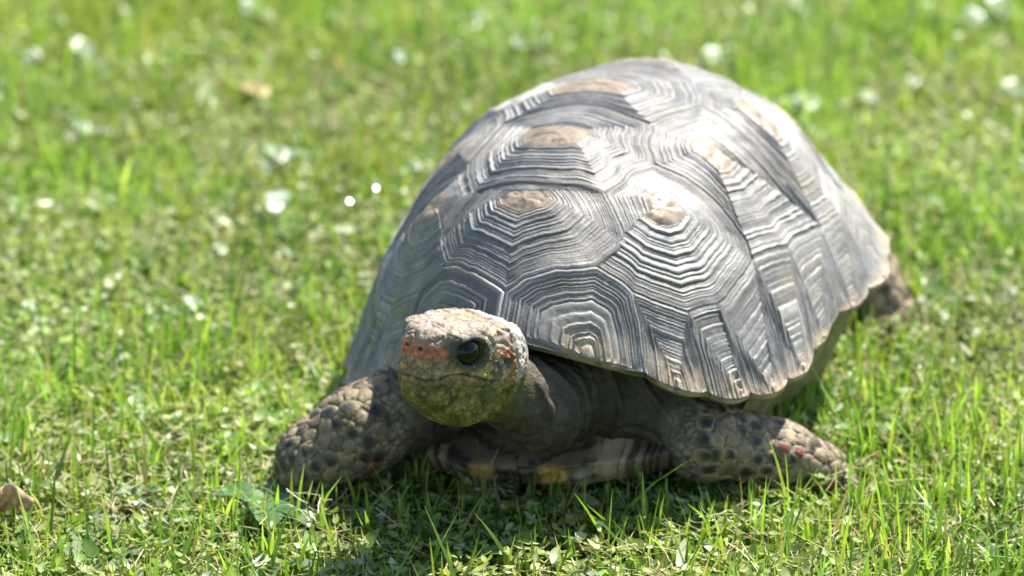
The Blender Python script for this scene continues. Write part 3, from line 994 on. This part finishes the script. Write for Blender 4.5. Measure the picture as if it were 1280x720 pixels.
def gular(side, idx):
    """one front scute of the lower shell: a thick lip curving up, with growth bands"""
    nu, nvv = 90, 46
    U = np.linspace(0, 1, nu); Vv = np.linspace(0, 1, nvv)
    UU, VV = np.meshgrid(U, Vv)
    # U from the midline outwards, V from the upper back edge over the lip to the underside
    x = side * (.0001 + UU * .090) - .011
    ysetb = .020 * UU ** 2.2 + .0010 * np.exp(-(UU / .06) ** 2)
    ang = (VV - .30) * math.pi * 1.05                    # cross-section angle
    thick = .0175 * (1 - .22 * UU ** 2) 
    bulge = .0022 * np.exp(-((UU - .29) / .15) ** 2)
    yc = -.120 + ysetb
    y = yc - (thick + bulge) * np.cos(ang) * np.where(np.abs(ang) < math.pi / 2, 1.0, .2)
    y = np.where(ang < -math.pi / 2 * .55, y, y)
    z = .0165 - thick * np.sin(ang) * 1.05 + .003 * UU ** 2 - side * .0020 * UU
    up = np.clip((.28 - VV) / .28, 0, 1)
    y = y + up * .040; z = z + up * .004
    Pq = np.stack([x, y, z], -1)
    r_ = np.random.default_rng(300 + idx)
    w = UU * 1.0 + .12 * (VV - .5) + .02 * vnoise(Pq, 70, 3)
    band1 = vnoise(np.stack([w * 44, np.full_like(w, idx * 9.1)], -1), 1, 8)
    v2 = VV + .25 * UU + .03 * vnoise(Pq, 60, 5)
    band2 = vnoise(np.stack([v2 * 34, np.full_like(w, idx * 5.3)], -1), 1, 9)
    outer = sstep(.45, .60, UU)
    band = band1 * outer + band2 * (1 - outer)
    Pq = Pq + np.stack([np.zeros_like(x), -np.ones_like(x), -.3 * np.ones_like(x)], -1) * (band * .0017 + fbm(Pq, 120, 4) * .0009)[..., None]
    c = np.array([.155, .108, .062]) * (1 + .3 * fbm(Pq, 60, 14))[..., None]
    c = c * (1 - outer[..., None]) + np.array([.40, .29, .165]) * outer[..., None]
    c = c * (1 - .75 * sstep(.08, .34, band))[..., None]
    spot = np.exp(-((UU - .25) / .095) ** 6 - ((VV - .44) / .15) ** 6 - (.2 * vnoise(Pq, 90, 19)))[..., None]
    c = c * (1 - spot) + np.array([.72, .38, .08]) * (1 + .3 * fbm(Pq, 90, 24))[..., None] * spot
    ps = np.exp(-((UU - .43) / .040) ** 2 - ((VV - .52) / .15) ** 2)[..., None] * .8
    c = c * (1 - ps) + np.array([.50, .44, .27]) * ps
    endd = sstep(.72, .95, UU + .08 * vnoise(Pq, 90, 44))[..., None]
    c = c * (1 - .8 * endd)
    F_ = np.array([(a * nu + i, a * nu + i + 1, (a + 1) * nu + i + 1, (a + 1) * nu + i) for a in range(nvv - 1) for i in range(nu - 1)])
    if side > 0: F_ = F_[:, ::-1].copy()
    return mesh_obj('gular_scute', to_world(Pq.reshape(-1, 3)), F_, M_horn, plas, ORG, np.clip(c, .01, .7).reshape(-1, 3))
gular(1, 0); gular(-1, 1)

# bridges joining upper and lower shell on both flanks
for sgn in (1, -1):
    a = np.linspace(math.radians(-34), math.radians(30), 50)
    rd, zr = dome_rz(a, np.ones_like(a))
    rows = []
    for t in np.linspace(0, 1, 14):
        ins = .012 + .034 * t ** 1.3
        zz = (zr + .000) * (1 - t) + (-.006) * t + .006 * math.sin(math.pi * t)
        rows.append(np.stack([sgn * (rd - ins) * np.cos(a), (rd - ins) * np.sin(a), zz], -1))
    Pq = np.concatenate(rows)
    Pq = Pq + np.stack([sgn * np.ones(len(Pq)), np.zeros(len(Pq)), np.zeros(len(Pq))], -1) * (fbm(Pq, 50, 7) * .001)[:, None]
    k = 50
    F_ = np.array([(r * k + i, r * k + i + 1, (r + 1) * k + i + 1, (r + 1) * k + i) for r in range(13) for i in range(k - 1)])
    if sgn > 0: F_ = F_[:, ::-1].copy()
    mesh_obj('bridge', to_world(Pq), F_, M_under, tort, ORG)

# ------------------------------------------------------------------ lawn
def inside_body(Pq):
    """True where a point is inside the animal (body or lower shell)"""
    s = to_shell(Pq)
    pl = (np.abs(s[..., 0] / .092) ** 2.4 + np.abs((s[..., 1] - .050) / .172) ** 2.4 < 1) & (s[..., 2] > -.014)
    return (body_sdf(Pq) < .001) | pl

def scatter(n, far=False):
    """points over the part of the lawn in view and a margin round it; thinner beyond"""
    if not far:
        x = rng.uniform(-.62, .62, n); y = rng.uniform(-.50, 1.25, n)
        wv = .36 + .10 * (y + .2)
        keep = (np.abs(x) < wv) | (rng.uniform(size=n) < .35)
        return np.stack([x, y], -1)[keep]
    ang = rng.uniform(0, 2 * np.pi, n); rad = .6 + 5.5 * rng.uniform(size=n) ** 1.4
    x, y = rad * np.cos(ang), .35 + rad * np.sin(ang)
    keep = ~((np.abs(x) < .62) & (y > -.50) & (y < 1.25))
    return np.stack([x, y], -1)[keep]

GREENS = np.array([[.195, .335, .048], [.250, .375, .056], [.132, .258, .040], [.325, .405, .095], [.080, .175, .030]])
def blades(base, h, w, lean, az_, colr, segs=3, curve=.5):
    """curved tapering blades; returns V, F(tri+quad as quads), col"""
    n = len(base)
    d = np.stack([np.cos(az_), np.sin(az_), np.zeros(n)], -1)
    sdir = np.stack([-np.sin(az_), np.cos(az_), np.zeros(n)], -1)
    tw = rng.normal(0, .7, n)
    sdir = sdir * np.cos(tw)[:, None] + d * np.sin(tw)[:, None]
    P0 = np.concatenate([base, np.zeros((n, 1))], 1)
    rows = []; cols = []
    for k in range(segs + 1):
        t = k / segs
        c = P0 + np.stack([np.zeros(n), np.zeros(n), h * t * (1 - .25 * curve * lean * t)], -1) + d * (h * lean * (t * .5 + curve * t * t))[:, None]
        wk = w * (1 - t ** 2.2) * (.75 + .5 * min(t * 2, 1) * .5)
        if k == segs: wk = w * .06
        rows.append(c - sdir * wk[:, None] / 2); rows.append(c + sdir * wk[:, None] / 2)
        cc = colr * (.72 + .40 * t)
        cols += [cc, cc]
    Vb = np.stack(rows, 1); Cb = np.stack(cols, 1)
    m = 2 * (segs + 1)
    Fb = np.array([[2 * k, 2 * k + 1, 2 * k + 3, 2 * k + 2] for k in range(segs)])
    F_ = (np.arange(n)[:, None, None] * m + Fb[None]).reshape(-1, 4)
    return Vb.reshape(-1, 3), F_, Cb.reshape(-1, 3)

def lawn(n, far, name, hm, wm, segs):
    b = scatter(n, far)
    clump = fbm(b, 9, 200, 3); fine = vnoise(b, 38, 210)
    keep = rng.uniform(size=len(b)) < np.clip(.62 + .55 * clump + .25 * fine, .12, 1)
    b = b[keep]; clump = clump[keep]; n = len(b)
    h = hm * np.exp(rng.normal(0, .36, n)) * (1 + .35 * clump)
    w = wm * rng.uniform(.6, 1.3, n)
    az_ = rng.uniform(0, 2 * np.pi, n)
    lean = np.abs(rng.normal(.28, .30, n))
    low = rng.uniform(size=n) < .38                   # bent and trodden blades
    lean[low] = rng.uniform(.7, 1.9, low.sum()); h[low] *= .62; w[low] *= .8
    ci = rng.choice(len(GREENS), n, p=[.30, .28, .18, .14, .10])
    c = GREENS[ci] * rng.uniform(.75, 1.25, n)[:, None]
    c[:, 0] *= 1 + .22 * fbm(b, 5, 230)
    c *= (1 + .42 * fbm(b, 7, 240, 3))[:, None]
    dry = rng.uniform(size=n) < .07
    c[dry] = np.array([.34, .29, .13]) * rng.uniform(.7, 1.2, dry.sum())[:, None]
    if not far:
        d_ = np.stack([np.cos(az_), np.sin(az_)], -1)
        dist = np.full(n, 1.0)
        zone0 = (np.abs(b[:, 0] - .05) < .30) & (b[:, 1] > -.26) & (b[:, 1] < .34)
        dist[zone0] = body_sdf(np.concatenate([b[zone0], np.full((zone0.sum(), 1), .012)], 1))
        near = dist < .014                          # trodden round the feet
        h[near] *= .62; lean[near] += .45
        bad = np.zeros(n, bool)
        zone = (np.abs(b[:, 0] - .05) < .30) & (b[:, 1] > -.26) & (b[:, 1] < .34)
        zi = np.where(zone)[0]
        for t in (.3, .65, 1.0):
            pz = np.concatenate([b[zi] + d_[zi] * (h[zi] * lean[zi] * (t * .5 + .5 * t * t))[:, None], (h[zi] * t)[:, None]], 1)
            bad[zi] |= inside_body(pz)
        ok = ~bad
        b, h, w, az_, lean, c = b[ok], h[ok], w[ok], az_[ok], lean[ok], c[ok]
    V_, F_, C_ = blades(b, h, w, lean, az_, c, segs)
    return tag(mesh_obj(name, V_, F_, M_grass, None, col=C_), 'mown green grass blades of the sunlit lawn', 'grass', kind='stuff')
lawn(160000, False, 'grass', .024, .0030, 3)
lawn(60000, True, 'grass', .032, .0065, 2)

# low broad-leaved ground cover between the blades
def cover(n, name, zlo, zhi, size, label, mat=None, pal=None):
    b = scatter(n)
    cl = fbm(b, 7, 300, 3)
    keep = rng.uniform(size=len(b)) < np.clip(.55 + .8 * cl, .08, 1)
    b = b[keep]; n = len(b)
    r = size * np.exp(rng.normal(0, .33, n))
    z = rng.uniform(zlo, zhi, n)
    ok = ~inside_body(np.concatenate([b, z[:, None]], 1))
    b, r, z = b[ok], r[ok], z[ok]; n = len(b)
    nrm = unit(np.stack([rng.normal(0, .45, n), rng.normal(0, .45, n), np.ones(n)], -1))
    T = unit(np.cross(nrm, unit(rng.normal(size=(n, 3))))); B_ = np.cross(nrm, T)
    asp = rng.uniform(.38, .80, n)
    k = 6
    c0 = np.concatenate([b, z[:, None]], 1)
    rows = [c0 + nrm * (-.18 * r)[:, None]]
    for i in range(k):
        a = 2 * np.pi * i / k
        rr_ = r * (1 + .20 * math.cos(2 * a))
        rows.append(c0 + T * (rr_ * math.cos(a))[:, None] + B_ * (rr_ * asp * math.sin(a))[:, None] + nrm * (.10 * r * math.cos(2 * a))[:, None])
    V_ = np.stack(rows, 1)
    Fb = np.array([[0, 1 + i, 1 + (i + 1) % k] for i in range(k)])
    F_ = (np.arange(n)[:, None, None] * (k + 1) + Fb[None]).reshape(-1, 3)
    if pal is None: pal = np.array([[.20, .285, .040], [.25, .325, .050], [.28, .335, .10], [.12, .20, .032], [.36, .40, .19]])
    c = np.array(pal)[rng.choice(5, n, p=[.28, .27, .2, .13, .12])] * rng.uniform(.75, 1.25, n)[:, None] * (1 + .30 * fbm(b, 6, 330, 3))[:, None]
    C_ = np.repeat(c[:, None, :], k + 1, 1); C_[:, 0] *= 1.15
    return tag(mesh_obj(name, V_.reshape(-1, 3), F_, mat or M_cover, None, col=C_.reshape(-1, 3)), label, 'ground cover', kind='stuff')
cover(150000, 'ground_cover', .003, .020, .0028, 'tiny round green leaves carpeting the lawn between the blades')
cover(30000, 'glossy_cover', .008, .023, .0031, 'small pale glossy leaves glinting between the grass blades', M_gloss,
      [[.24, .32, .10], [.30, .37, .17], [.36, .41, .25], [.20, .29, .08], [.40, .44, .30]])
cover(3200, 'broad_cover', .006, .019, .0075, 'broad rounded weed leaves scattered through the lawn', M_gloss,
      [[.12, .23, .05], [.17, .28, .07], [.26, .34, .15], [.09, .18, .04], [.32, .38, .22]])

# dry clippings: thin pale fibres lying and standing in the grass
def straw(n):
    b = scatter(n); n = len(b)
    L = rng.uniform(.008, .035, n); az_ = rng.uniform(0, 2 * np.pi, n); up = rng.normal(.05, .25, n)
    z = rng.uniform(.004, .021, n)
    ok = ~inside_body(np.concatenate([b, z[:, None]], 1))
    b, L, az_, up, z = b[ok], L[ok], az_[ok], up[ok], z[ok]; n = len(b)
    d = unit(np.stack([np.cos(az_), np.sin(az_), up], -1)); s_ = unit(np.cross(d, [0, 0, 1.0])); u_ = np.cross(s_, d)
    bend = rng.normal(0, .25, n); w = rng.uniform(.0003, .0008, n)
    c0 = np.concatenate([b, z[:, None]], 1)
    rows = []
    for t in (-.5, -.17, .17, .5):
        c = c0 + d * (L * t)[:, None] + u_ * (L * bend * (t * t - .25) * -1)[:, None] + s_ * (L * bend * t * t)[:, None]
        rows += [c - s_ * w[:, None] * .5, c + s_ * w[:, None] * .5]
    V_ = np.stack(rows, 1)
    Fb = np.array([[2 * k, 2 * k + 1, 2 * k + 3, 2 * k + 2] for k in range(3)])
    F_ = (np.arange(n)[:, None, None] * 8 + Fb[None]).reshape(-1, 4)
    c = np.array([.46, .40, .24]) * rng.uniform(.6, 1.3, n)[:, None]
    pink = rng.uniform(size=n) < .2; c[pink] = np.array([.36, .24, .15])
    return tag(mesh_obj('dry_clippings', V_.reshape(-1, 3), F_, M_straw, None, col=np.repeat(c, 8, 0)), 'pale dry grass clippings strewn through the lawn', 'dry grass', kind='stuff')
straw(34000)

# ------------------------------------------------------------------ single plants and leaves
def leaf_mesh(L, wd, up, curl, nu=10, nv=4, serr=0.0, seed=0):
    """a leaf along +x, upper side +z, midrib folded; returns V,F"""
    r_ = np.random.default_rng(seed)
    V_ = []; F_ = []
    for i in range(nu + 1):
        t = i / nu
        hw = wd * .5 * (math.sin(math.pi * min(1, t ** .8 * 1.0)) ** .75 + .02) * (1 + serr * (r_.uniform(-1, 1)))
        for j in range(-nv, nv + 1):
            s_ = j / nv
            V_.append((L * t, hw * s_, up * L * t - curl * L * t * t + .22 * hw * abs(s_) + .04 * wd * math.sin(9 * t + 3 * s_)))
    m = 2 * nv + 1
    for i in range(nu):
        for j in range(m - 1): F_.append((i * m + j, (i + 1) * m + j, (i + 1) * m + j + 1, i * m + j + 1))
    return np.array(V_), F_

def place(V_, loc, az_, pitch=0, roll=0):
    M = Matrix.Rotation(az_, 3, 'Z') @ Matrix.Rotation(-pitch, 3, 'Y') @ Matrix.Rotation(roll, 3, 'X')
    return V_ @ np.array(M).T + np.asarray(loc)

def weed(name, loc, n, L, wd, colr, label, cat, group=None, seed=0, glint=False, z=.012):
    """low rosette: each leaf its own piece"""
    r_ = np.random.default_rng(seed)
    e = empty(name, (loc[0], loc[1], 0), label, cat, group)
    a0 = r_.uniform(0, 6.28)
    for k in range(n):
        az_ = a0 + 2 * math.pi * k / max(n, 1) + r_.normal(0, .3)
        s_ = r_.uniform(.75, 1.2)
        V_, F_ = leaf_mesh(L * s_, wd * s_, r_.uniform(.1, .4), r_.uniform(.1, .5), serr=.08, seed=seed + k)
        V_ = place(V_, (0, 0, 0), az_)
        if glint and k == 0:        # first leaf deliberately turned midway between sun and viewer so it glints
            hv = unit(unit(CAMP - np.array([loc[0], loc[1], .02])) + SUN)
            V_, F_ = leaf_mesh(L, wd, 0, .15, serr=.05, seed=seed)
            V_[:, 0] -= L / 2
            X_ = unit(np.cross(hv, unit(r_.normal(size=3)))); Y_ = np.cross(hv, X_)
            V_ = V_[:, :1] * X_ + V_[:, 1:2] * Y_ + V_[:, 2:] * hv
            V_[:, 2] += L * .3
        V_ = V_ + np.array([loc[0], loc[1], z])
        c = np.asarray(colr) * r_.uniform(.85, 1.15)
        mesh_obj('leaf', V_, F_, M_weed, e, (loc[0], loc[1], 0), np.tile(c, (len(V_), 1)))
    return e

# pale leaves catching the sun in the blurred lawn
pale = [(-.222, .846, .030, 'bright white glint of a leaf at the top edge, left of the shell'),
        (-.346, .722, .036, 'large white blurred leaf near the upper left corner'),
        (-.390, .722, .022, 'round pale leaf just left of the large white one near the upper left corner'),
        (-.404, .652, .016, 'small white leaf cut by the left edge high in the lawn'),
        (-.324, .846, .018, 'small pale leaf at the very top left of the lawn'),
        (-.331, .542, .024, 'dim pale leaf below the large white one in the upper left lawn'),
        (-.177, .477, .030, 'pale leaf halfway between the orange leaf and the shell'),
        (-.216, .175, .022, 'long white leaf lying flat left of the shell at mid height'),
        (-.253, .085, .012, 'tiny white leaf low in the left lawn beyond the dry leaf'),
        (-.205, .282, .016, 'pale leaf left of the dark green broad-leaved weed'),
        (-.072, .459, .018, 'pale leaf close to the left outline of the shell, above the dew drops'),
        (.162, .712, .028, 'white leaf right behind the top of the shell'),
        (.231, .600, .030, 'elongated white leaf right of the shell in the upper lawn'),
        (.228, .548, .018, 'small white leaf just below the elongated one right of the shell'),
        (.280, .620, .020, 'pale leaf in the middle of the upper right lawn'),
        (.396, .630, .028, 'bright white leaf at the right edge high in the lawn'),
        (.411, .843, .040, 'largest of the whitish leaves in the top right corner'),
        (.385, .821, .028, 'whitish leaf on the near side of the largest one in the top right corner'),
        (.354, .850, .022, 'whitish leaf left of the largest one in the top right corner'),
        (.319, .660, .018, 'small pale leaf left of the bright one at the right edge'),
        (-.027, .832, .018, 'small pale leaf at the top edge above the shell, left one of two'),
        (.007, .754, .018, 'small pale leaf above the shell, right one of two'),
        (-.091, .722, .020, 'pale leaf in the upper lawn above the left shoulder of the shell'),
        (.217, .049, .012, 'tiny white leaf in the grass below the hind leg'),
        (.290, .160, .012, 'tiny white leaf in the grass right of the hind leg')]
for i, (x, y, L, lb) in enumerate(pale):
    weed('weed_plant', (x, y), 3, L * .85, L * .50, (.30, .36, .24) if i % 3 else (.24, .32, .17), lb, 'weed', 'pale weed leaves glinting in the blurred lawn', seed=1000 + i * 7, glint=True, z=.016)
# dark green broad leaves
weed('weed_plant', (-.158, .340), 4, .040, .026, (.07, .15, .045), 'dark green broad-leaved weed behind the left of the shell, beside a bright glinting leaf', 'weed', seed=41, z=.012, glint=False)
weed('weed_plant', (-.171, .347), 2, .026, .013, (.30, .38, .28), 'narrow white glinting leaf standing beside the dark green weed left of the shell', 'weed', seed=43, glint=True, z=.024)
weed('weed_plant', (-.146, -.138), 4, .044, .026, (.075, .16, .045), 'broad dark green weed leaves lying at the left forefoot', 'weed', seed=51, z=.016)
weed('weed_plant', (-.225, -.115), 4, .016, .011, (.20, .29, .15), 'grey-green weed rosette in the lawn right of the dry brown leaf', 'weed', seed=53, z=.012)
weed('weed_plant', (-.246, -.165), 4, .019, .013, (.18, .27, .13), 'pale weed rosette low at the left bottom of the lawn', 'weed', seed=57, z=.010)
weed('weed_plant', (.232, -.020), 5, .013, .009, (.24, .32, .18), 'pale small-leaved weed in the lawn beyond the right forefoot', 'weed', seed=59, z=.014)
yl = weed('fallen_leaf', (-.192, .624), 1, .034, .020, (.40, .31, .12), 'orange-yellow fallen leaf blurred far behind the tortoise', 'leaf', seed=61, glint=False, z=.018)

# the dry brown leaf at the left edge
def dry_leaf():
    e = empty('dry_leaf', (-.296, -.160, 0), 'curled dry brown leaf lying on the grass at the left edge', 'leaf')
    nu, nv = 30, 10
    V_ = []; C_ = []
    m = 2 * nv + 1
    for i in range(nu + 1):
        t = i / nu
        for j in range(-nv, nv + 1):
            s_ = j / nv
            hw = .0120 * (math.sin(math.pi * t ** .85) ** .6 + .03) * (1 + .14 * math.sin(t * 22) * abs(s_))
            x = .034 * (t - .5); y = hw * s_
            z = .006 * s_ * s_ + .0035 * math.sin(t * 7 + s_ * 2) - .010 * (t - .5) ** 2 * 4 + .0016 * math.sin(s_ * 14 + t * 4) * abs(s_)
            z -= .0010 * (1 if j == 0 else 0)
            vein = abs(math.sin((t * 9 - abs(s_) * 2.2) * math.pi)) < .22
            V_.append((x, y, z)); C_.append(np.array([.52, .36, .24]) * (1.25 if j == 0 else (.75 if vein else 1.0)) * (1 + .25 * math.sin(40 * t + 9 * s_)))
    F_ = [(i * m + j, (i + 1) * m + j, (i + 1) * m + j + 1, i * m + j + 1) for i in range(nu) for j in range(m - 1)]
    V_ = place(np.array(V_), (-.299, -.158, .024), math.radians(28), math.radians(10), math.radians(-34))
    bl = mesh_obj('blade', V_, F_, M_dead, e, (-.296, -.16, 0), np.array(C_))
    md = bl.modifiers.new('thick', 'SOLIDIFY'); md.thickness = .0005
    st = []
    a, b = np.array(V_[nv]), np.array(V_[nv]) + (V_[nv] - V_[m * 6 + nv]) * 1.3 + [0, 0, -.006]
    Vs, Fs = [], []
    for k in range(5):
        t = k / 4; c = a * (1 - t) + b * t + np.array([0, 0, .003 * math.sin(math.pi * t)])
        for i in range(6):
            an = i * math.pi / 3; Vs.append(c + .0006 * np.array([0, math.cos(an), math.sin(an)]))
    for k in range(4):
        for i in range(6): Fs.append((k * 6 + i, k * 6 + (i + 1) % 6, (k + 1) * 6 + (i + 1) % 6, (k + 1) * 6 + i))
    mesh_obj('stalk', np.array(Vs), Fs, M_dead, e, (-.296, -.16, 0), np.tile(np.array([.22, .14, .08]), (len(Vs), 1)))
dry_leaf()

# tall single blades standing out of the foreground
tall = [(-.101, -.175, .040, .30, 'bright grass blade standing in front of the left forefoot, right of the white fibres'),
        (-.091, -.140, .036, -.20, 'thin grass blade with a bleached tip against the red spot of the left foreleg'),
        (.058, -.188, .044, -.50, 'broad bright blade leaning left at the sunlit edge of the shadow, right of the middle'),
        (.085, -.171, .034, .10, 'upright grass blade under the right end of the lower shell'),
        (.146, -.150, .038, .20, 'grass blade crossing the dark scales of the right foreleg'),
        (.170, -.205, .042, .35, 'bright blade below the tip of the right foreleg at the bottom of the lawn'),
        (-.306, -.102, .070, .10, 'tallest grass blade at the left edge, above the dry brown leaf'),
        (.227, .049, .045, .20, 'grass blade standing in the sun under the hind leg'),
        (.165, -.041, .040, .50, 'wide bright blade sloping out of the shade behind the right foreleg'),
        (.004, -.222, .046, -.60, 'long bright blade leaning left at the bottom middle of the lawn'),
        (-.200, -.182, .055, .10, 'tall upright blade in the lower left lawn, right of the pale rosette'),
        (-.046, -.215, .030, .10, 'short bright blade at the bottom edge left of the middle'),
        (.201, -.140, .042, .35, 'grass blade just beyond the tip of the right foreleg'),
        (.280, -.160, .040, .45, 'tall blade near the right edge of the lower lawn'),
        (.029, -.125, .034, .00, 'grass blade standing in front of the yellow spot nearest the middle of the lower shell')]
gt = random.Random(3)
for i, (x, y, h, ln, lb) in enumerate(tall):
    b = np.array([[0.0, 0.0]])
    V_, F_, C_ = blades(b, np.array([h]), np.array([.0036]), np.array([abs(ln) + .05]), np.array([0.0 if ln > 0 else math.pi]) + gt.uniform(-.5, .5), np.array([[.24, .38, .035]]), 8, .4)
    o = mesh_obj('grass_blade', V_, F_, M_grass, None, (0, 0, 0), C_)
    o.location = (x, y, .002)
    tag(o, lb, 'grass blade', 'tall grass blades in the foreground')

# knots of white bleached fibres
def tangle(loc, n, size, label, seed):
    r_ = np.random.default_rng(seed); Vs, Fs = [], []
    for k in range(n):
        c = np.array([r_.normal(0, size * .35), r_.normal(0, size * .25), .018 + r_.uniform(0, .014)])
        d = unit(r_.normal(size=3) * [1, .6, .6]); cur = r_.normal(0, 1, 3)
        base = len(Vs); L = size * r_.uniform(.5, 1.2)
        for a in range(8):
            s_ = unit(np.cross(d, [0.1, .2, 1.0])) * .00035
            Vs += [c - s_, c + s_]
            c = c + d * L / 8; d = unit(d + cur * .22 + r_.normal(0, .12, 3)); 
            if c[2] < .010: d[2] = abs(d[2])
        Fs += [(base + 2 * a, base + 2 * a + 1, base + 2 * a + 3, base + 2 * a + 2) for a in range(7)]
    o = mesh_obj('dry_grass_knot', np.array(Vs), Fs, M_straw, None, (0, 0, 0), np.tile(np.array([.60, .56, .46]), (len(Vs), 1)))
    o.location = (loc[0], loc[1], 0)
    tag(o, label, 'dry grass')
tangle((.128, -.178), 16, .020, 'knot of bleached grass fibres in front of the right forefoot', 1)
tangle((-.122, -.165), 9, .022, 'few white bleached fibres standing in front of the left forefoot', 2)
tangle((.078, -.120), 7, .020, 'white split grass fibres in front of the lower shell', 4)

# drops of water that flash in the sun
def dew(loc, r, label):
    V_, F_, a = sphere((0, 0, 0), r, 20, 12, axis=(1, 0, 0))
    M = bpy.data.materials.get('dew_water')
    if M is None:
        mm_ = Mat('dew_water'); mm_.b.inputs['Base Color'].default_value = (.9, .95, 1, 1)
        mm_.b.inputs['Roughness'].default_value = .2; mm_.b.inputs['IOR'].default_value = 1.33
        mm_.b.inputs['Transmission Weight'].default_value = .6
        M = mm_.m
    hv = unit(unit(CAMP - np.array(loc)) + SUN)                  # drop flattened and turned midway between sun and camera to flash
    X_ = unit(np.cross(hv, [0, 0, 1.0])); Y_ = np.cross(hv, X_)
    V_ = V_[:, :1] * X_ + V_[:, 1:2] * Y_ + V_[:, 2:] * .10 * hv
    o = mesh_obj('dew_drop', V_, F_, M, None)
    o.location = loc
    tag(o, label, 'dew drop')
dew((-0.1151, 0.316, 0.0423), .0018, 'larger bright dew drop flashing on the grass left of the shell')
dew((-0.0974, 0.346, 0.0417), .0010, 'smaller dew drop up and right of the brighter one')
